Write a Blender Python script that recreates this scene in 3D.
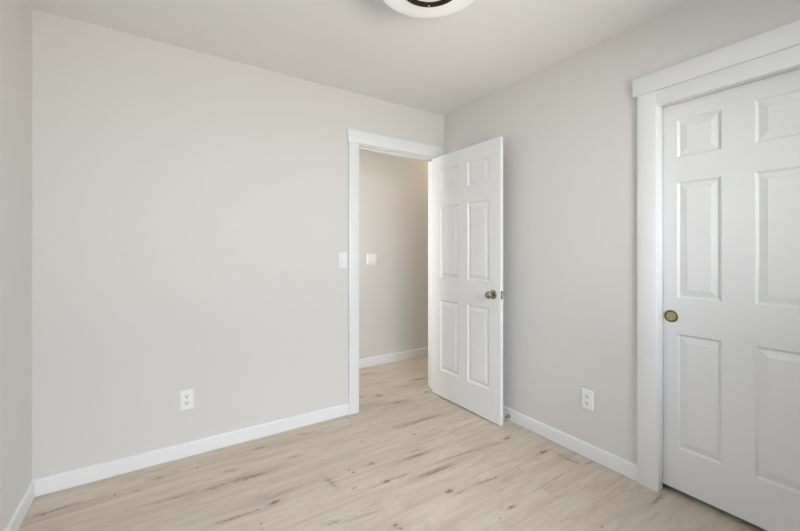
import bpy, bmesh, math, random
from math import sin, cos, pi, radians
from mathutils import Vector, Matrix

for o in list(bpy.data.objects):
    bpy.data.objects.remove(o)
S = bpy.context.scene
COL = S.collection

# ------------------------------------------------------------------ camera
cam_d = bpy.data.cameras.new('camera')
cam = bpy.data.objects.new('camera', cam_d)
COL.objects.link(cam)
cam.location = (0, 0, 1.222)
cam.rotation_euler = (radians(90), 0, radians(-33.25))
cam_d.sensor_width = 36
cam_d.lens = 370 / 800 * 36
cam_d.shift_y = -13.2 / 800
cam_d.clip_start = 0.02
S.camera = cam

# ------------------------------------------------------------------ world, light, exposure
S.view_settings.view_transform = 'Standard'
S.view_settings.look = 'None'
S.view_settings.gamma = 1
S.view_settings.use_curve_mapping = False
S.view_settings.exposure = -0.06
w = bpy.data.worlds.new('sky')
S.world = w
w.use_nodes = True
w.node_tree.nodes['Background'].inputs[0].default_value = (0.35, 0.62, 1.0, 1)
w.node_tree.nodes['Background'].inputs[1].default_value = 0.7


def area(name, loc, rot, sx, sy, power, col):
    d = bpy.data.lights.new(name, 'AREA')
    d.shape = 'RECTANGLE'
    d.size, d.size_y = sx, sy
    d.energy = power
    d.color = col
    o = bpy.data.objects.new(name, d)
    o.location = loc
    o.rotation_euler = rot
    COL.objects.link(o)
    return o


# room dimensions (metres)
XL, XR = -0.523, 2.144          # left and right wall faces
YF, YB = -0.62, 2.552           # window wall and door wall faces
HC = 2.44
WT = 0.115
YH = 3.49                       # far side of the hallway
WX0, WX1, WZ0, WZ1 = 0.06, 1.66, 0.85, 2.10   # window opening in the wall behind the camera

# daylight at the window: cool light from the sky above, warm light thrown up by the sunlit ground outside
WC = (WX0 + WX1) / 2
area('sky_daylight', (WC, YF - 1.25, 2.35), (radians(62), 0, 0), 3.2, 1.5, 345, (0.87, 0.93, 1.0))
area('ground_bounce_daylight', (WC, YF - 1.25, 0.35), (radians(125), 0, 0), 3.2, 1.6, 262, (1.0, 0.95, 0.82))
VY0, VY1 = 0.20, 1.50           # second window, in the left wall
VC = (VY0 + VY1) / 2
area('sky_daylight', (XL - 1.25, VC, 2.35), (radians(62), 0, radians(-90)), 3.0, 1.5, 54, (0.90, 0.95, 1.0))
area('ground_bounce_daylight', (XL - 1.25, VC, 0.35), (radians(125), 0, radians(-90)), 3.0, 1.6, 36, (1.0, 0.95, 0.86))
# added fill light outside a made-up end window, brightens the hallway
area('hallway_fill', (-0.25, 3.08, 1.55), (radians(90), 0, radians(-90)), 0.8, 1.4, 70, (1.0, 0.97, 0.93))

# ------------------------------------------------------------------ materials


def mat(name, col, rough=0.5, metal=0.0, bump=0.0, bscale=200, emit=None, es=0, coat=0, var=0.0, spec=None):
    m = bpy.data.materials.new(name)
    m.use_nodes = True
    nt = m.node_tree
    b = nt.nodes['Principled BSDF']
    b.inputs['Base Color'].default_value = (*col, 1)
    b.inputs['Roughness'].default_value = rough
    b.inputs['Metallic'].default_value = metal
    if spec is not None:
        b.inputs['Specular IOR Level'].default_value = spec
    if coat:
        b.inputs['Coat Weight'].default_value = coat
    if emit:
        b.inputs['Emission Color'].default_value = (*emit, 1)
        b.inputs['Emission Strength'].default_value = es
    tc = nt.nodes.new('ShaderNodeTexCoord')
    n = nt.nodes.new('ShaderNodeTexNoise')
    n.inputs['Scale'].default_value = bscale
    n.inputs['Detail'].default_value = 3
    nt.links.new(tc.outputs['Object'], n.inputs['Vector'])
    if bump:
        bp = nt.nodes.new('ShaderNodeBump')
        bp.inputs['Strength'].default_value = bump
        bp.inputs['Distance'].default_value = 0.001
        nt.links.new(n.outputs[0], bp.inputs['Height'])
        nt.links.new(bp.outputs[0], b.inputs['Normal'])
    if var:
        mx = nt.nodes.new('ShaderNodeMix')
        mx.data_type = 'RGBA'
        mx.inputs[6].default_value = (*[c * (1 - var) for c in col], 1)
        mx.inputs[7].default_value = (*[min(1, c * (1 + var)) for c in col], 1)
        nt.links.new(n.outputs[0], mx.inputs[0])
        nt.links.new(mx.outputs[2], b.inputs['Base Color'])
    return m


M_wall = mat('wall_paint', (0.745, 0.725, 0.688), 0.55, bump=0.25, bscale=160)
M_ceil = mat('ceiling_paint', (0.86, 0.855, 0.845), 0.8, bump=0.3, bscale=120)
M_trim = mat('trim_paint', (0.875, 0.875, 0.875), 0.35, bump=0.05, bscale=90)
M_door = mat('door_paint', (0.845, 0.84, 0.83), 0.38, bump=0.08, bscale=110)
M_plate = mat('plate_plastic', (0.92, 0.92, 0.91), 0.3, bump=0.02)
M_slot = mat('slot_black', (0.012, 0.012, 0.012), 0.6, var=0.1)
M_nick = mat('satin_nickel', (0.36, 0.34, 0.30), 0.24, 1.0, var=0.06)
M_chrome = mat('chrome', (0.62, 0.62, 0.62), 0.15, 1.0, var=0.03)
M_brass = mat('aged_brass', (0.50, 0.46, 0.26), 0.38, 1.0, var=0.1, bscale=400)
M_brassd = mat('shaded_brass', (0.10, 0.09, 0.05), 0.45, 1.0, var=0.1)  # brass darkened to paint the shadow inside the finger pull
M_bronze = mat('oiled_bronze', (0.055, 0.040, 0.018), 0.35, 0.8, var=0.15)
M_rub = mat('rubber', (0.55, 0.55, 0.53), 0.7, var=0.05)
M_glassw = mat('frosted_glass', (0.87, 0.87, 0.86), 0.14, emit=(1, 0.98, 0.95), es=0.15, var=0.02, bscale=8)
M_hglass = mat('lit_glass', (0.9, 0.85, 0.75), 0.3, emit=(1, 0.78, 0.50), es=11.0, var=0.02, bscale=8)
M_vinyl = mat('window_vinyl', (0.82, 0.82, 0.82), 0.3, var=0.02)
M_carp = mat('shadow_gap', (0.30, 0.28, 0.25), 0.8, var=0.05)

mp = bpy.data.materials.new('clear_pane')
mp.use_nodes = True
nt = mp.node_tree
nt.nodes.remove(nt.nodes['Principled BSDF'])
tr = nt.nodes.new('ShaderNodeBsdfTransparent')
gl = nt.nodes.new('ShaderNodeBsdfGlossy')
gl.inputs['Roughness'].default_value = 0.02
fr = nt.nodes.new('ShaderNodeFresnel')
mxs = nt.nodes.new('ShaderNodeMixShader')
nt.links.new(fr.outputs[0], mxs.inputs[0])
nt.links.new(tr.outputs[0], mxs.inputs[1])
nt.links.new(gl.outputs[0], mxs.inputs[2])
nt.links.new(mxs.outputs[0], nt.nodes['Material Output'].inputs[0])
M_pane = mp

# ---- vinyl plank floor: x, y, angle, half length, half width, strength of each dark grain mark
MARKS = [(-0.401, 2.364, 0.041, 0.1457, 0.0189, 0.55),
    (-0.443, 2.351, 0.0, 0.0123, 0.0098, 1.0),
    (-0.178, 2.343, 0.0, 0.0105, 0.0084, 0.9),
    (0.189, 2.386, 0.0, 0.0112, 0.0089, 0.9),
    (-0.088, 2.326, 0.0, 0.0198, 0.0159, 0.35),
    (0.005, 2.392, -0.236, 0.0421, 0.0293, 0.3),
    (0.069, 2.157, -0.068, 0.1484, 0.0189, 0.4),
    (0.246, 2.137, -0.038, 0.0913, 0.0254, 0.6),
    (0.412, 2.131, -0.064, 0.1572, 0.0332, 0.55),
    (0.35, 2.249, -0.2, 0.0572, 0.0228, 0.4),
    (0.535, 2.412, 0.227, 0.035, 0.0267, 0.5),
    (0.834, 2.434, -0.248, 0.0558, 0.028, 0.35),
    (0.681, 2.197, -0.052, 0.0463, 0.0228, 0.35),
    (0.77, 1.849, -1.429, 0.0807, 0.028, 0.5),
    (0.77, 1.87, 0.051, 0.0469, 0.0241, 0.35),
    (0.478, 1.847, 0.075, 0.0432, 0.0254, 0.65),
    (0.399, 1.839, 0.0, 0.013, 0.0104, 0.55),
    (0.297, 1.842, -0.096, 0.1268, 0.0241, 0.45),
    (0.39, 1.736, 0.0, 0.0083, 0.0067, 0.8),
    (0.901, 1.898, 0.0, 0.0105, 0.0084, 0.8),
    (0.912, 1.858, 0.0, 0.0152, 0.0121, 0.8),
    (0.852, 1.734, 0.0, 0.013, 0.0104, 0.5),
    (0.666, 1.561, -0.165, 0.048, 0.0176, 0.45),
    (0.471, 1.901, -0.034, 0.2107, 0.0709, 0.22),
    (1.038, 1.879, -0.103, 0.0282, 0.0254, 0.6),
    (1.297, 1.805, -0.055, 0.1565, 0.0306, 0.6),
    (1.33, 1.852, 0.007, 0.1031, 0.0202, 0.4),
    (1.3, 1.62, -0.057, 0.1853, 0.0306, 0.6),
    (1.569, 1.668, -0.056, 0.3474, 0.0228, 0.35),
    (1.655, 1.655, -0.08, 0.0802, 0.0241, 0.45),
    (1.248, 1.443, 0.0, 0.0263, 0.0211, 0.75),
    (1.293, 1.407, -0.068, 0.0651, 0.0111, 0.5),
    (1.47, 1.4, -0.16, 0.0885, 0.0137, 0.45),
    (1.533, 1.39, 0.0, 0.0105, 0.0084, 0.9),
    (1.022, 1.689, -0.037, 0.0269, 0.0215, 0.7),
    (1.104, 1.685, -0.036, 0.0963, 0.0137, 0.35),
    (0.888, 1.398, 0.0, 0.0152, 0.0121, 0.6),
    (0.897, 1.366, 0.0, 0.0152, 0.0121, 0.5),
    (1.584, 2.163, -0.012, 0.27, 0.0267, 0.45),
    (1.72, 2.164, -0.043, 0.1107, 0.0267, 0.4),
    (1.101, 2.129, 0.0, 0.0166, 0.0133, 0.45),
    (1.443, 2.029, 0.0, 0.0169, 0.0136, 0.45),
    (1.735, 1.957, 0.0, 0.0134, 0.0107, 0.4),
    (1.888, 1.999, 0.0, 0.0152, 0.0121, 0.4),
    (0.871, 1.571, 0.102, 0.0898, 0.0137, 0.25),
    (0.802, 1.529, -0.126, 0.1291, 0.0124, 0.25),
    (1.776, 1.648, -0.107, 0.1275, 0.0241, 0.45),
    (1.924, 1.651, 0.065, 0.0482, 0.0241, 0.75),
    (1.977, 1.411, 0.0, 0.0619, 0.0163, 0.65),
    (2.031, 1.266, -1.276, 0.0681, 0.0215, 0.6),
    (2.035, 1.34, -1.421, 0.0561, 0.0189, 0.35),
    (1.535, 1.394, 0.0, 0.0105, 0.0084, 0.8),
    (1.702, 1.379, 0.0, 0.0112, 0.0089, 0.7),
    (1.599, 1.358, 0.169, 0.1254, 0.0488, 0.15),
    (1.421, 1.19, -0.222, 0.0299, 0.015, 0.55),
    (1.316, 1.17, 0.0, 0.0094, 0.0075, 0.9),
    (1.654, 0.884, 0.0, 0.0112, 0.0089, 0.8),
    (1.767, 1.211, 0.034, 0.2652, 0.0124, 0.3),
    (2.093, 1.195, -0.036, 0.0619, 0.0163, 0.5),
    (2.061, 0.831, 0.016, 0.1244, 0.0163, 0.5),
    (1.647, 2.528, -0.159, 0.1049, 0.0345, 0.5),
    (1.579, 2.739, -0.016, 0.0488, 0.0514, 0.5),
    (1.438, 2.794, 0.0, 0.0271, 0.0216, 0.4),
    (2.088, 2.888, -0.184, 0.1092, 0.0462, 0.5),
    (1.769, 3.283, -0.18, 0.1078, 0.054, 0.4),
    (1.965, 2.582, 0.0, 0.0281, 0.0225, 0.45),
    (1.923, 2.798, -0.095, 0.1808, 0.0553, 0.3)]


def floor_material():
    m = bpy.data.materials.new('vinyl_planks')
    m.use_nodes = True
    nt = m.node_tree
    N, L = nt.nodes, nt.links
    b = N['Principled BSDF']

    def node(t, **k):
        n = N.new(t)
        for a, v in k.items():
            setattr(n, a, v)
        return n

    def mth(op, a, b_=None, c=None, clamp=False):
        n = node('ShaderNodeMath', operation=op, use_clamp=clamp)
        for i, v in enumerate((a, b_, c)):
            if v is None:
                continue
            if isinstance(v, (int, float)):
                n.inputs[i].default_value = v
            else:
                L.new(v, n.inputs[i])
        return n.outputs[0]

    def mrange(v, a, b_, c, d, smooth=True):
        n = node('ShaderNodeMapRange')
        n.interpolation_type = 'SMOOTHSTEP' if smooth else 'LINEAR'
        L.new(v, n.inputs[0])
        for i, x in zip((1, 2, 3, 4), (a, b_, c, d)):
            n.inputs[i].default_value = x
        return n.outputs[0]

    def noise(vec, scale, detail=4, rough=0.55, dist=0.0):
        n = node('ShaderNodeTexNoise')
        n.inputs['Scale'].default_value = scale
        n.inputs['Detail'].default_value = detail
        n.inputs['Roughness'].default_value = rough
        n.inputs['Distortion'].default_value = dist
        L.new(vec, n.inputs['Vector'])
        return n.outputs[0]

    def mixc(f, a, b_):
        n = node('ShaderNodeMix', data_type='RGBA')
        if isinstance(f, (int, float)):
            n.inputs[0].default_value = f
        else:
            L.new(f, n.inputs[0])
        for i, v in ((6, a), (7, b_)):
            if isinstance(v, tuple):
                n.inputs[i].default_value = (*v, 1)
            else:
                L.new(v, n.inputs[i])
        return n.outputs[2]

    tc = node('ShaderNodeTexCoord')
    P = tc.outputs['Object']
    sep = node('ShaderNodeSeparateXYZ')
    L.new(P, sep.inputs[0])
    x, y = sep.outputs[0], sep.outputs[1]
    PW, PL = 0.18, 1.22
    rowf = mth('DIVIDE', mth('ADD', y, 10.0 * PW - 2.36 + 3.6), PW)
    row = mth('FLOOR', rowf)
    rfr = mth('FRACT', rowf)
    wn = node('ShaderNodeTexWhiteNoise', noise_dimensions='1D')
    L.new(row, wn.inputs['W'])
    colf = mth('ADD', mth('DIVIDE', mth('ADD', x, 20), PL), wn.outputs[0])
    coln = mth('FLOOR', colf)
    cfr = mth('FRACT', colf)
    wid = node('ShaderNodeTexWhiteNoise', noise_dimensions='2D')
    cmb = node('ShaderNodeCombineXYZ')
    L.new(row, cmb.inputs[0])
    L.new(coln, cmb.inputs[1])
    L.new(cmb.outputs[0], wid.inputs['Vector'])
    pid = wid.outputs[0]

    def stretched(sx, sy, off):
        c = node('ShaderNodeCombineXYZ')
        L.new(mth('MULTIPLY', x, sx), c.inputs[0])
        L.new(mth('MULTIPLY', y, sy), c.inputs[1])
        L.new(mth('MULTIPLY_ADD', pid, off, 3.0), c.inputs[2])
        return c.outputs[0]

    g_fine = noise(stretched(3.0, 90, 40), 1.0, 5, 0.6, 0.6)
    g_mid = noise(stretched(1.6, 17, 60), 1.0, 5, 0.6, 1.0)
    g_big = noise(stretched(0.9, 6, 80), 1.0, 3, 0.5, 0.8)
    g_iso = noise(P, 9, 4)
    base = mixc(mrange(g_mid, 0.32, 0.68, 0, 1), (0.560, 0.458, 0.355), (0.685, 0.585, 0.472))
    base = mixc(mrange(g_big, 0.35, 0.7, 0.0, 0.5), base, (0.71, 0.628, 0.525))
    base = mixc(mth('MULTIPLY', mrange(g_fine, 0.50, 0.74, 0, 1), 0.34), base, (0.40, 0.325, 0.255))
    g_wav = noise(stretched(4.5, 15, 70), 1.0, 5, 0.65, 1.6)
    base = mixc(mth('MULTIPLY', mrange(g_wav, 0.50, 0.74, 0, 1), 0.45), base, (0.43, 0.335, 0.265))
    # tone of each plank
    base = mixc(mth('MULTIPLY', pid, 0.18), base, (0.54, 0.475, 0.41))
    # scattered streaks
    st = noise(stretched(2.3, 42, 120), 1.0, 4, 0.6, 0.9)
    gate = mrange(noise(stretched(1.2, 5, 33), 1.0, 2), 0.50, 0.62, 0, 1)
    stm = mth('MULTIPLY', mrange(st, 0.60, 0.70, 0, 1), gate)
    base = mixc(mth('MULTIPLY', stm, 0.55), base, (0.25, 0.185, 0.135))
    # knots and cracks
    nz = node('ShaderNodeTexNoise')
    nz.inputs['Scale'].default_value = 62
    nz.inputs['Detail'].default_value = 3
    L.new(P, nz.inputs['Vector'])
    sub = node('ShaderNodeVectorMath', operation='SUBTRACT')
    L.new(nz.outputs['Color'], sub.inputs[0])
    sub.inputs[1].default_value = (0.5, 0.5, 0.5)
    sc = node('ShaderNodeVectorMath', operation='MULTIPLY')
    L.new(sub.outputs[0], sc.inputs[0])
    sc.inputs[1].default_value = (0.06, 0.032, 0)
    ad = node('ShaderNodeVectorMath', operation='ADD')
    L.new(P, ad.inputs[0])
    L.new(sc.outputs[0], ad.inputs[1])
    Q = ad.outputs[0]
    total = None
    dots = None
    halo = None
    for (mx_, my_, a, hl, hw, k) in MARKS:
        dot = a == 0.0
        mpn = node('ShaderNodeMapping', vector_type='TEXTURE')
        mpn.inputs['Location'].default_value = (mx_, my_, 0)
        mpn.inputs['Rotation'].default_value = (0, 0, a)
        mpn.inputs['Scale'].default_value = (hl * (0.85 if dot else 1.0), hw * (0.85 if dot else 0.70), 1)
        L.new(P if dot and hl < 0.012 else Q, mpn.inputs['Vector'])
        ln = node('ShaderNodeVectorMath', operation='LENGTH')
        L.new(mpn.outputs[0], ln.inputs[0])
        v = mrange(ln.outputs['Value'], 1.0, 0.1 if not dot else 0.4, 0, min(1.0, k * 1.35))
        if not dot or hl > 0.012:
            h2 = mrange(ln.outputs['Value'], 2.2, 0.2, 0, k)
            halo = h2 if halo is None else mth('MAXIMUM', halo, h2)
        if dot:
            dots = v if dots is None else mth('MAXIMUM', dots, v)
        else:
            total = v if total is None else mth('MAXIMUM', total, v)
    brk = mrange(noise(stretched(9, 150, 20), 1.0, 5, 0.7), 0.36, 0.60, 0.12, 1.0)
    total = mth('MULTIPLY', total, brk)
    base = mixc(mth('MULTIPLY', halo, mrange(g_fine, 0.35, 0.6, 0.25, 0.65)), base, (0.36, 0.275, 0.215))
    total = mth('MAXIMUM', total, mth('MULTIPLY', dots, mrange(noise(P, 210, 3), 0.40, 0.58, 0.35, 1.0)))
    base = mixc(total, base, (0.105, 0.074, 0.052))
    # fine joints between planks
    sl = mth('MINIMUM', rfr, mth('SUBTRACT', 1.0, rfr))
    se = mth('MINIMUM', cfr, mth('SUBTRACT', 1.0, cfr))
    jl = mrange(mth('MULTIPLY', sl, PW), 0.0, 0.0016, 1, 0)
    je = mrange(mth('MULTIPLY', se, PL), 0.0, 0.0016, 1, 0)
    joint = mth('MAXIMUM', jl, je)
    base = mixc(mth('MULTIPLY', joint, 0.2), base, (0.25, 0.20, 0.155))
    L.new(base, b.inputs['Base Color'])
    rr = mrange(g_iso, 0.3, 0.7, 0.42, 0.52)
    L.new(rr, b.inputs['Roughness'])
    b.inputs['Specular IOR Level'].default_value = 0.4
    bp = node('ShaderNodeBump')
    bp.inputs['Strength'].default_value = 0.25
    bp.inputs['Distance'].default_value = 0.0012
    hgt = mth('SUBTRACT', mth('MULTIPLY', g_fine, 0.5), joint)
    L.new(hgt, bp.inputs['Height'])
    L.new(bp.outputs[0], b.inputs['Normal'])
    return m


M_floor = floor_material()

# ------------------------------------------------------------------ mesh helpers


def add_box(bm, x0, x1, y0, y1, z0, z1, bev=0.0, seg=2):
    r = bmesh.ops.create_cube(bm, size=1)
    vs = r['verts']
    for v in vs:
        v.co = Vector(((x0 + x1) / 2 + v.co.x * (x1 - x0), (y0 + y1) / 2 + v.co.y * (y1 - y0),
                       (z0 + z1) / 2 + v.co.z * (z1 - z0)))
    if bev:
        es = list({e for v in vs for e in v.link_edges})
        bmesh.ops.bevel(bm, geom=es, offset=bev, segments=seg, affect='EDGES', profile=0.5)


def add_lathe(bm, prof, seg=48, mtx=None):
    """prof: list of (radius, height) revolved round Z"""
    rings = []
    for r, h in prof:
        if r < 1e-6:
            v = bm.verts.new((0, 0, h))
            rings.append([v])
        else:
            rings.append([bm.verts.new((r * cos(2 * pi * i / seg), r * sin(2 * pi * i / seg), h)) for i in range(seg)])
    for a, b_ in zip(rings, rings[1:]):
        for i in range(seg):
            j = (i + 1) % seg
            if len(a) == 1 and len(b_) == 1:
                continue
            if len(a) == 1:
                bm.faces.new((a[0], b_[i], b_[j]))
            elif len(b_) == 1:
                bm.faces.new((a[i], a[j], b_[0]))
            else:
                bm.faces.new((a[i], a[j], b_[j], b_[i]))
    if mtx is not None:
        vs = [v for r in rings for v in r]
        bmesh.ops.transform(bm, matrix=mtx, verts=vs)


def obj(name, bm, m, parent=None, smooth=False):
    bmesh.ops.recalc_face_normals(bm, faces=bm.faces[:])
    me = bpy.data.meshes.new(name)
    bm.to_mesh(me)
    bm.free()
    me.materials.append(m)
    if smooth:
        for p in me.polygons:
            p.use_smooth = True
        me.set_sharp_from_angle(angle=radians(35))
    o = bpy.data.objects.new(name, me)
    COL.objects.link(o)
    if parent:
        o.parent = parent
    return o


def boxes(name, lst, m, parent=None, bev=0.0):
    bm = bmesh.new()
    for b_ in lst:
        add_box(bm, *b_, bev=bev)
    return obj(name, bm, m, parent, smooth=bool(bev))


def struct(o, label=None):
    o['kind'] = 'structure'
    if label:
        o['label'] = label
    return o


def empty(name, loc=(0, 0, 0), rz=0.0):
    o = bpy.data.objects.new(name, None)
    o.empty_display_size = 0.05
    o.location = loc
    o.rotation_euler = (0, 0, rz)
    COL.objects.link(o)
    return o


def thing(name, label, cat, loc=(0, 0, 0), rz=0.0, group=None):
    o = empty(name, loc, rz)
    o['label'] = label
    o['category'] = cat
    if group:
        o['group'] = group
    return o


# ------------------------------------------------------------------ room shell
HX0, HX1 = 0.2, 3.7             # hallway ends
DX0, DX1, DZ = 1.293, 2.062, 2.045   # doorway clear opening
JT = 0.018                      # jamb thickness
CY0, CY1 = -0.42, 0.853         # closet opening
CZ = 1.969
CB = 2.86                       # closet back

struct(boxes('floor', [(XL - WT, HX1 + WT, YF - WT, YH + WT, -0.05, 0.0)], M_floor),
       'pale oak vinyl plank floor with dark knots and grain streaks')
struct(boxes('ceiling', [(XL - WT, HX1 + WT, YF - WT, YH + WT, HC, HC + 0.05)], M_ceil), 'flat off-white ceiling')
struct(boxes('wall_back', [
    (XL - WT, DX0 - JT, YB, YB + WT, 0, HC),
    (DX0 - JT, DX1 + JT, YB, YB + WT, DZ + JT, HC),
    (DX1 + JT, HX1 + WT, YB, YB + WT, 0, HC)], M_wall), 'off-white wall with the open doorway to the hall')
struct(boxes('wall_right', [
    (XR, XR + WT, CY1 + 0.075, YB, 0, HC),
    (XR, XR + 0.037, CY1 + 0.02, CY1 + 0.075, 0, HC),
    (XR + 0.037, XR + WT, CY1 + 0.02, CY1 + 0.075, CZ + 0.04, HC),
    (XR, XR + WT, CY0 - 0.02, CY1 + 0.02, CZ + 0.06, HC),
    (XR, XR + WT, YF - WT, CY0 - 0.02, 0, HC)], M_wall), 'off-white wall with the closet')
struct(boxes('wall_left', [(XL - WT, XL, YF - WT, VY0, 0, HC), (XL - WT, XL, VY1, YB, 0, HC),
                           (XL - WT, XL, VY0, VY1, 0, WZ0), (XL - WT, XL, VY0, VY1, WZ1, HC)], M_wall), 'off-white wall at the near corner')
struct(boxes('wall_front', [
    (XL, WX0, YF - WT, YF, 0, HC), (WX1, XR, YF - WT, YF, 0, HC),
    (WX0, WX1, YF - WT, YF, 0, WZ0), (WX0, WX1, YF - WT, YF, WZ1, HC)], M_wall), 'off-white wall with the window')
struct(boxes('wall_hallway', [(HX0 - WT, HX1 + WT, YH, YH + WT, 0, HC)], M_wall), 'hallway wall seen through the doorway')
struct(boxes('wall_hallway_left', [(HX0 - WT, HX0, YB + WT, YH, 0, WZ0), (HX0 - WT, HX0, YB + WT, YH, WZ1, HC),
                                   (HX0 - WT, HX0, YB + WT, 2.80, WZ0, WZ1), (HX0 - WT, HX0, 3.36, YH, WZ0, WZ1)], M_wall), 'end wall of the hallway')
struct(boxes('wall_hallway_right', [(HX1, HX1 + WT, YB + WT, YH, 0, HC)], M_wall), 'end wall of the hallway')
struct(boxes('wall_closet', [
    (CB, CB + 0.05, YF - WT, 1.3, 0, HC),
    (XR + WT, CB, 1.25, 1.3, 0, HC), (XR + WT, CB, YF - WT, YF - WT + .05, 0, HC)], M_wall), 'inside walls of the closet')


def base_prof(name, a, b_, inward, h=0.085, t=0.013, label=None):
    """baseboard from a to b (xy); inward = unit vector into the room; eased top edge"""
    a, b_, n = Vector((*a, 0)), Vector((*b_, 0)), Vector((*inward, 0))
    pr = [(0, 0), (t - 0.004, 0), (t - 0.004, 0.0035), (t, 0.0035), (t, h - 0.005), (t - 0.0015, h - 0.0015), (t - 0.005, h), (0, h)]
    bm = bmesh.new()
    ra = [bm.verts.new(a + n * p + Vector((0, 0, q))) for p, q in pr]
    rb = [bm.verts.new(b_ + n * p + Vector((0, 0, q))) for p, q in pr]
    k = len(pr)
    for i in range(k):
        j = (i + 1) % k
        bm.faces.new((ra[i], ra[j], rb[j], rb[i]))
    bm.faces.new(ra)
    bm.faces.new(rb[::-1])
    return struct(obj(name, bm, M_trim), label)


base_prof('baseboard_back', (XL, YB), (1.2035, YB), (0, -1), label='white baseboard along the doorway wall')
base_prof('baseboard_right', (XR, 0.951), (XR, YB - 0.018), (-1, 0), label='white baseboard along the closet wall')
base_prof('baseboard_left', (XL, YF), (XL, YB - 0.013), (1, 0), label='white baseboard at the near corner')
base_prof('baseboard_front', (XL + .013, YF), (XR, YF), (0, 1), label='white baseboard below the window')
base_prof('baseboard_hallway', (HX0, YH), (HX1, YH), (0, -1), h=0.096, label='white baseboard in the hallway')

# ------------------------------------------------------------------ doorway trim
t1 = empty('trim_1')
struct(t1, 'white casing around the open doorway')
boxes('side_casing', [(1.2035, DX0 - 0.005, YB - 0.018, YB, 0, 2.053)], M_trim, t1, 0.0018)
boxes('side_casing', [(DX1 + 0.005, XR - 0.0005, YB - 0.018, YB, 0, 2.053)], M_trim, t1, 0.0018)
boxes('head_casing', [(1.194, XR - 0.0005, YB - 0.022, YB, 2.053, 2.147)], M_trim, t1, 0.002)
boxes('side_jamb', [(DX0 - JT, DX0, YB, YB + WT, 0, DZ)], M_trim, t1, 0.001)
boxes('side_jamb', [(DX1, DX1 + JT, YB, YB + WT, 0, DZ)], M_trim, t1, 0.001)
boxes('head_jamb', [(DX0 - JT, DX1 + JT, YB, YB + WT, DZ, DZ + JT)], M_trim, t1, 0.001)
boxes('door_stop_strip', [(DX0, DX1, YB + 0.038, YB + 0.075, DZ - 0.011, DZ)], M_trim, t1, 0.001)
boxes('door_stop_strip', [(DX0, DX0 + 0.011, YB + 0.038, YB + 0.075, 0, DZ - 0.011)], M_trim, t1, 0.001)
boxes('door_stop_strip', [(DX1 - 0.011, DX1, YB + 0.038, YB + 0.075, 0, DZ - 0.011)], M_trim, t1, 0.001)
boxes('hallway_casing', [(1.205, DX0 - 0.005, YB + WT, YB + WT + 0.018, 0, 2.053),
                         (DX1 + 0.005, DX1 + 0.09, YB + WT, YB + WT + 0.018, 0, 2.053),
                         (1.196, DX1 + 0.099, YB + WT, YB + WT + 0.021, 2.053, 2.147)], M_trim, t1)

# ------------------------------------------------------------------ closet trim
t2 = empty('trim_2')
struct(t2, 'white casing around the closet door')
boxes('side_casing', [(XR - 0.021, XR, 0.860, 0.949, 0, 2.046)], M_trim, t2, 0.002)
boxes('side_casing', [(XR - 0.021, XR, CY0 - 0.096, CY0 - 0.007, 0, 2.046)], M_trim, t2, 0.002)
boxes('head_casing', [(XR - 0.026, XR, CY0 - 0.118, 0.970, 2.046, 2.139)], M_trim, t2, 0.002)
boxes('header_board', [(XR - 0.015, XR + 0.035, CY0 - 0.02, CY1 + 0.0072, CZ, 2.046)], M_trim, t2, 0.0012)
boxes('side_jamb', [(XR - 0.015, XR + 0.037, CY1, CY1 + 0.02, 0, CZ)], M_trim, t2, 0.001)
boxes('side_jamb', [(XR - 0.015, XR + WT + 0.02, CY0 - 0.02, CY0, 0, CZ)], M_trim, t2, 0.001)

# ------------------------------------------------------------------ six panel doors


def panel_slab(bm, W, T, Z0, Z1, cols, rows, X0=0.0, deep=0.0105, ins=0.040):
    """slab in local x (width), y (0 front .. T back), z; raised panels on both faces"""
    xs = sorted({X0, X0 + W, *[c for p in cols for c in p]})
    zs = sorted({Z0, Z1, *[c for p in rows for c in p]})
    for (yf, sgn) in ((0.0, 1), (T, -1)):
        cache = {}

        def V(x, z, d=0.0):
            k = (round(x, 5), round(z, 5), round(d, 5))
            if k not in cache:
                cache[k] = bm.verts.new((x, yf + sgn * d, z))
            return cache[k]
        for i in range(len(xs) - 1):
            for j in range(len(zs) - 1):
                xa, xb, za, zb = xs[i], xs[i + 1], zs[j], zs[j + 1]
                if (xa, xb) in cols and (za, zb) in rows:
                    steps = [(0, 0), (0.0015, 0.0020), (0.006, deep * .65), (0.0085, deep), (0.0125, deep),
                             (ins - 0.002, 0.0028), (ins, 0.0016)]
                    rg = []
                    for (s_, d) in steps:
                        rg.append([V(xa + s_, za + s_, d), V(xb - s_, za + s_, d), V(xb - s_, zb - s_, d), V(xa + s_, zb - s_, d)])
                    for r0, r1 in zip(rg, rg[1:]):
                        for q in range(4):
                            p = (q + 1) % 4
                            bm.faces.new((r0[q], r0[p], r1[p], r1[q]))
                    bm.faces.new(rg[-1])
                else:
                    bm.faces.new((V(xa, za), V(xb, za), V(xb, zb), V(xa, zb)))
    # rim of the slab
    e = 0.0015
    for (xa, xb, za, zb) in ((X0, X0, Z0, Z1), (X0 + W, X0 + W, Z0, Z1)):
        vs = [bm.verts.new((xa, y_, z_)) for y_, z_ in ((0, za), (T, za), (T, zb), (0, zb))]
        bm.faces.new(vs)
    for z_ in (Z0, Z1):
        vs = [bm.verts.new(c) for c in ((X0, 0, z_), (X0 + W, 0, z_), (X0 + W, T, z_), (X0, T, z_))]
        bm.faces.new(vs)
    bmesh.ops.remove_doubles(bm, verts=bm.verts[:], dist=1e-5)


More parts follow.
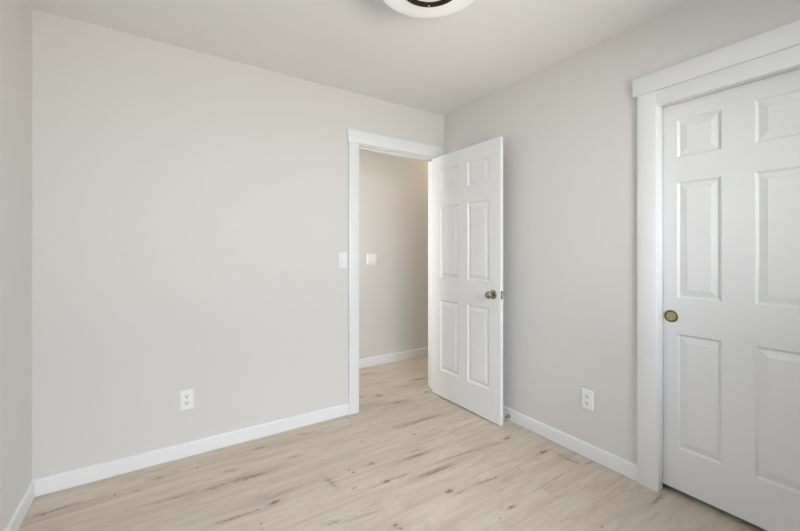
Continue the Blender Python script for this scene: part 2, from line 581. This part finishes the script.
# the open room door; local x runs from the hinge to the free edge, local y into the slab
hx, hy = 1.9935, 2.535
ang = math.atan2(-1.0, 0.012)
d1 = empty('door_1', (hx, hy, 0), ang)
struct(d1, 'white six panel door standing open against the closet wall')
DW, DT = 0.758, 0.030
bm = bmesh.new()
cols = [(0.114, 0.332), (0.434, 0.652)]
rows = [(0.232, 0.820), (1.008, 1.606), (1.734, 1.918)]
panel_slab(bm, DW, DT, 0.0095, 2.032, cols, rows)
slab = obj('door_slab', bm, M_door, d1, smooth=False)


def rot_to(axis):
    """matrix that turns +Z into axis"""
    return Vector((0, 0, 1)).rotation_difference(Vector(axis)).to_matrix().to_4x4()


def knob(parent, x, z, y, sgn):
    """sgn -1: sticks out of the front face"""
    M = Matrix.Translation((x, y, z)) @ rot_to((0, sgn, 0))
    bm = bmesh.new()
    add_lathe(bm, [(0, 0), (.0325, 0), (.0325, .003), (.030, .007), (.022, .010), (.013, .012), (.0115, .018),
                   (.0115, .030)], 40, M)
    ro = obj('rosette', bm, M_nick, parent, True)
    ro['label'] = 'round satin nickel rosette'
    bm = bmesh.new()
    add_lathe(bm, [(.0115, .028), (.016, .032), (.023, .038), (.0265, .045), (.027, .051), (.0255, .057), (.021, .062),
                   (.013, .0655), (.004, .0665), (0, .0665)], 40, M)
    kn = obj('door_knob', bm, M_nick, parent, True)
    kn['label'] = 'round satin nickel knob'
    return kn


knob(d1, DW - 0.064, 0.921, 0.0, -1)
knob(d1, DW - 0.064, 0.921, DT, 1)
lp = boxes('latch_plate', [(DW - 0.0005, DW + 0.0012, 0.005, DT - 0.005, 0.893, 0.950)], M_nick, d1, 0.0005)
lp['label'] = 'small metal latch plate'
bm = bmesh.new()
add_box(bm, DW, DW + 0.012, 0.0105, 0.0245, 0.913, 0.930, 0.002)
obj('latch_bolt', bm, M_chrome, lp, True)
for z in (0.22, 1.03, 1.84):
    bm = bmesh.new()
    add_lathe(bm, [(0, -0.045), (0.006, -0.045), (0.006, 0.045), (0, 0.045)], 16, Matrix.Translation((0.002, DT + 0.006, z)))
    add_box(bm, -0.0012, 0.0005, 0.004, DT + .004, z - 0.044, z + 0.044)
    h = obj('hinge', bm, M_nick, d1, True)
    h['label'] = 'satin nickel butt hinge'

# closet doors: local x runs away from the visible jamb, local y into the slab
DCX = 2.188


def closet_door(name, x, ystart, label, W=0.69):
    d = empty(name, (x, ystart, 0), radians(-90))
    struct(d, label)
    bm = bmesh.new()
    panel_slab(bm, W, 0.035, 0.028, 2.005, [(0.110, 0.286), (0.401, 0.577)],
               [(0.236, 0.812), (0.993, 1.574), (1.700, 1.888)])
    obj('door_slab', bm, M_door, d)
    return d


d2 = closet_door('door_2', DCX, 0.9035, 'white six panel sliding closet door with a round brass finger pull')
d3 = closet_door('door_3', DCX + 0.040, 0.24, 'second sliding closet door behind the first', 0.68)
for d in (d2,):
    M = Matrix.Translation((0.0845, 0, 0.897)) @ rot_to((0, -1, 0))
    bm = bmesh.new()
    add_lathe(bm, [(.032, 0), (.032, .0016), (.0305, .0030), (.0285, .0030), (.0272, .0008), (.0272, 0)], 44, M)
    fp = obj('finger_pull', bm, M_brass, d, True)
    fp['label'] = 'round brass finger pull rim'
    bm = bmesh.new()
    add_lathe(bm, [(.0275, .0006), (.0225, .0006)], 44, M)
    g = obj('pull_shadow_ring', bm, M_brassd, fp, True)  # flat ring, the shade of the recess is in its colour
    bm = bmesh.new()
    add_lathe(bm, [(.0228, .0004), (.0222, .0016), (.012, .0011), (0, .0009)], 44, M)
    obj('pull_cup', bm, M_brass, fp, True)

# ------------------------------------------------------------------ window behind the camera


def make_window(name, label, loc, rz, W, H, mullion=True):
    """local x runs along the wall, local y points into the room, origin at the sill centre on the wall face"""
    wn = empty(name, loc, rz)
    struct(wn, label)
    f, h = 0.05, W / 2
    mw = 0.02 if mullion else 0.0
    fr = [(-h, h, -.085, -.03, 0, f), (-h, h, -.085, -.03, H - f, H), (-h, -h + f, -.085, -.03, f, H - f), (h - f, h, -.085, -.03, f, H - f)]
    if mullion:
        fr.append((-mw, mw, -.085, -.03, f, H - f))
    boxes('window_frame', fr, M_vinyl, wn)
    if mullion:
        boxes('window_pane', [(-h + f, -mw, -.06, -.055, f, H - f)], M_pane, wn)
        boxes('window_pane', [(mw, h - f, -.06, -.055, f, H - f)], M_pane, wn)
    else:
        boxes('window_pane', [(-h + f, h - f, -.06, -.055, f, H - f)], M_pane, wn)
    boxes('window_sill', [(-h - .03, h + .03, -.03, .02, -.02, 0)], M_trim, wn, .002)
    boxes('window_casing', [(-h - .08, -h, 0, .018, 0, H), (h, h + .08, 0, .018, 0, H), (-h - .09, h + .09, 0, .02, H, H + .09)], M_trim, wn)
    return wn


make_window('window_1', 'white vinyl window in the wall behind the viewer', ((WX0 + WX1) / 2, YF, WZ0), 0, WX1 - WX0, WZ1 - WZ0)
make_window('window_2', 'white vinyl window in the wall at the near corner', (XL, VC, WZ0), radians(-90), VY1 - VY0, WZ1 - WZ0)
make_window('added_window', 'small added window, out of view, that lets fill light into the hallway', (HX0, 3.08, WZ0), radians(-90), 0.56, WZ1 - WZ0, False)  # unseen opening, added to let the hallway fill light in

# ------------------------------------------------------------------ ceiling lamp
LX, LY = 0.915, 1.169
lamp = thing('ceiling_lamp', 'round flush ceiling lamp of white glass with a dark bronze ring', 'lamp', (LX, LY, HC))
bm = bmesh.new()
add_lathe(bm, [(0, 0), (.150, 0), (.150, -.012), (.140, -.018), (0, -.018)], 64)
obj('ceiling_pan', bm, M_trim, lamp, True)
bm = bmesh.new()
add_lathe(bm, [(.150, -.014), (.172, -.040), (.196, -.078), (.214, -.112), (.221, -.130), (.2225, -.138), (.220, -.1425), (.210, -.1455),
               (.185, -.1475), (.155, -.149), (.120, -.150)], 96)
obj('glass_shade', bm, M_glassw, lamp, True)
bm = bmesh.new()
add_lathe(bm, [(.1275, -.147), (.1275, -.1535), (.1255, -.1555), (.1035, -.1545), (.1005, -.1525), (.1005, -.146)], 96)
ring = obj('bronze_ring', bm, M_bronze, lamp, True)
ring['label'] = 'dark bronze ring'
bm = bmesh.new()
add_lathe(bm, [(.102, -.149), (.098, -.151), (.07, -.1525), (.03, -.153), (0, -.153)], 64)
obj('centre_lens', bm, M_glassw, lamp, True)
# little screws that hold the ring
toward = Vector((-sin(radians(33.25)) * -1, cos(radians(33.25)), 0))
for k in range(3):
    a = math.atan2(toward.y, toward.x) + k * 2 * pi / 3
    bm = bmesh.new()
    add_lathe(bm, [(.0048, 0), (.0048, .002), (.003, .004), (0, .0045)], 16,
              Matrix.Translation((0.114 * cos(a), 0.114 * sin(a), -.155)) @ rot_to((0, 0, -1)))
    sc_ = obj('ring_screw', bm, M_chrome, ring, True)
    sc_['label'] = 'tiny bright screw'

# warm lamp in the hallway, round the corner from the doorway
hl = thing('hallway_lamp', 'small round glass ceiling lamp lit warm in the hallway', 'lamp', (2.95, 3.08, HC))
bm = bmesh.new()
add_lathe(bm, [(0, 0), (.13, 0), (.13, -.015), (0, -.015)], 32)
obj('ceiling_pan', bm, M_trim, hl, True)
bm = bmesh.new()
add_lathe(bm, [(.125, -.013), (.122, -.04), (.105, -.065), (.07, -.085), (.03, -.093), (0, -.094)], 32)
obj('glass_shade', bm, M_hglass, hl, True)

# ------------------------------------------------------------------ wall plates (local: faces -y, centre at origin)


def rounded_plate(bm, w_, h_, t=0.0065, b=0.003):
    add_box(bm, -w_ / 2, w_ / 2, -t, 0, -h_ / 2, h_ / 2)
    es = [e for e in bm.edges if all(v.co.y < -t / 2 for v in e.verts)]
    bmesh.ops.bevel(bm, geom=es, offset=b, segments=3, affect='EDGES')


def outlet(label, loc, rz):
    o = thing('wall_outlet', label, 'outlet', loc, rz, 'duplex wall outlets')
    bm = bmesh.new()
    rounded_plate(bm, 0.071, 0.115)
    obj('cover_plate', bm, M_plate, o, True)
    for z in (0.0195, -0.0195):
        bm = bmesh.new()
        pts = []
        n = 32
        for i in range(n):
            a = 2 * pi * i / n
            pts.append((0.0170 * cos(a), max(-0.0140, min(0.0140, 0.0170 * sin(a)))))
        va = [bm.verts.new((x_, -0.0055, z + z_)) for x_, z_ in pts]
        vb = [bm.verts.new((x_, -0.0074, z + z_)) for x_, z_ in pts]
        vc = [bm.verts.new((x_ * .94, -0.0080, z + z_ * .94)) for x_, z_ in pts]
        for i in range(n):
            j = (i + 1) % n
            bm.faces.new((va[i], va[j], vb[j], vb[i]))
            bm.faces.new((vb[i], vb[j], vc[j], vc[i]))
        bm.faces.new(vc)
        rc = obj('receptacle', bm, M_plate, o)
        for (xs_, w_, h_) in ((-.0065, .0034, .0098), (.0065, .0034, .0085)):
            sl = boxes('slot', [(xs_ - w_ / 2, xs_ + w_ / 2, -0.0083, -0.0070, z + .0035 - h_ / 2, z + .0035 + h_ / 2)], M_slot, rc)
            sl['label'] = 'dark slot'
        bm = bmesh.new()
        add_lathe(bm, [(.0036, 0), (.0036, .0013), (0, .0013)], 16, Matrix.Translation((0, -.0070, z - .0075)) @ rot_to((0, -1, 0)))
        gh = obj('ground_hole', bm, M_slot, rc)
        gh['label'] = 'dark round ground hole'
    bm = bmesh.new()
    add_lathe(bm, [(.0028, 0), (.0028, .0010), (0, .0014)], 16, Matrix.Translation((0, -.0058, 0)) @ rot_to((0, -1, 0)))
    obj('screw', bm, M_plate, o)
    return o


outlet('white duplex outlet low on the wide wall with the doorway', (0.147, YB, 0.341), 0)
outlet('white duplex outlet low on the wall between the open door and the closet', (XR, 1.2305, 0.346), radians(-90))

sw = thing('light_switch', 'white rocker light switch on the wall beside the doorway casing', 'light switch', (1.1615, YB, 1.163))
bm = bmesh.new()
rounded_plate(bm, 0.071, 0.117)
obj('cover_plate', bm, M_plate, sw, True)
boxes('switch_frame', [(-.0175, .0175, -.0072, -.005, -.0345, .0345)], M_plate, sw, .0006)
bm = bmesh.new()
add_box(bm, -.0150, .0150, -.0085, -.004, -.031, .031)
for v in bm.verts:
    if v.co.y < -.006:
        v.co.y += -0.0060 if v.co.z < 0 else 0.0018
obj('rocker', bm, M_plate, sw)

hs = thing('hallway_light_switch', 'white double toggle light switch on the hallway wall behind the doorway', 'light switch', (1.9245, YH, 1.147))
bm = bmesh.new()
rounded_plate(bm, 0.116, 0.115)
obj('cover_plate', bm, M_plate, hs, True)
for x_ in (-.023, .023):
    bm = bmesh.new()
    add_box(bm, -.0050, .0050, -.024, 0, -.0055, .0055, .001)
    bmesh.ops.transform(bm, matrix=Matrix.Translation((x_, -.004, -.006)) @ Matrix.Rotation(radians(28), 4, 'X'), verts=bm.verts[:])
    obj('toggle', bm, M_plate, hs)
    boxes('toggle_surround', [(x_ - .0055, x_ + .0055, -.0066, -.005, -.0125, .0125)], M_plate, hs)

# ------------------------------------------------------------------ door stop on the baseboard
ds = thing('door_stop', 'short metal door stop on the baseboard behind the open door', 'door stop', (XR - 0.013, 1.812, 0.033))
bm = bmesh.new()
add_lathe(bm, [(0, 0), (.0135, 0), (.0135, .003), (.010, .006), (.006, .009), (.0045, .012), (.0045, .052)], 24, rot_to((-1, 0, 0)))
obj('mount', bm, M_nick, ds, True)
bm = bmesh.new()
add_lathe(bm, [(.0045, .050), (.0085, .052), (.0085, .064), (.007, .068), (0, .068)], 24, rot_to((-1, 0, 0)))
tp = obj('bumper_tip', bm, M_rub, ds, True)
tp['label'] = 'pale rubber tip'
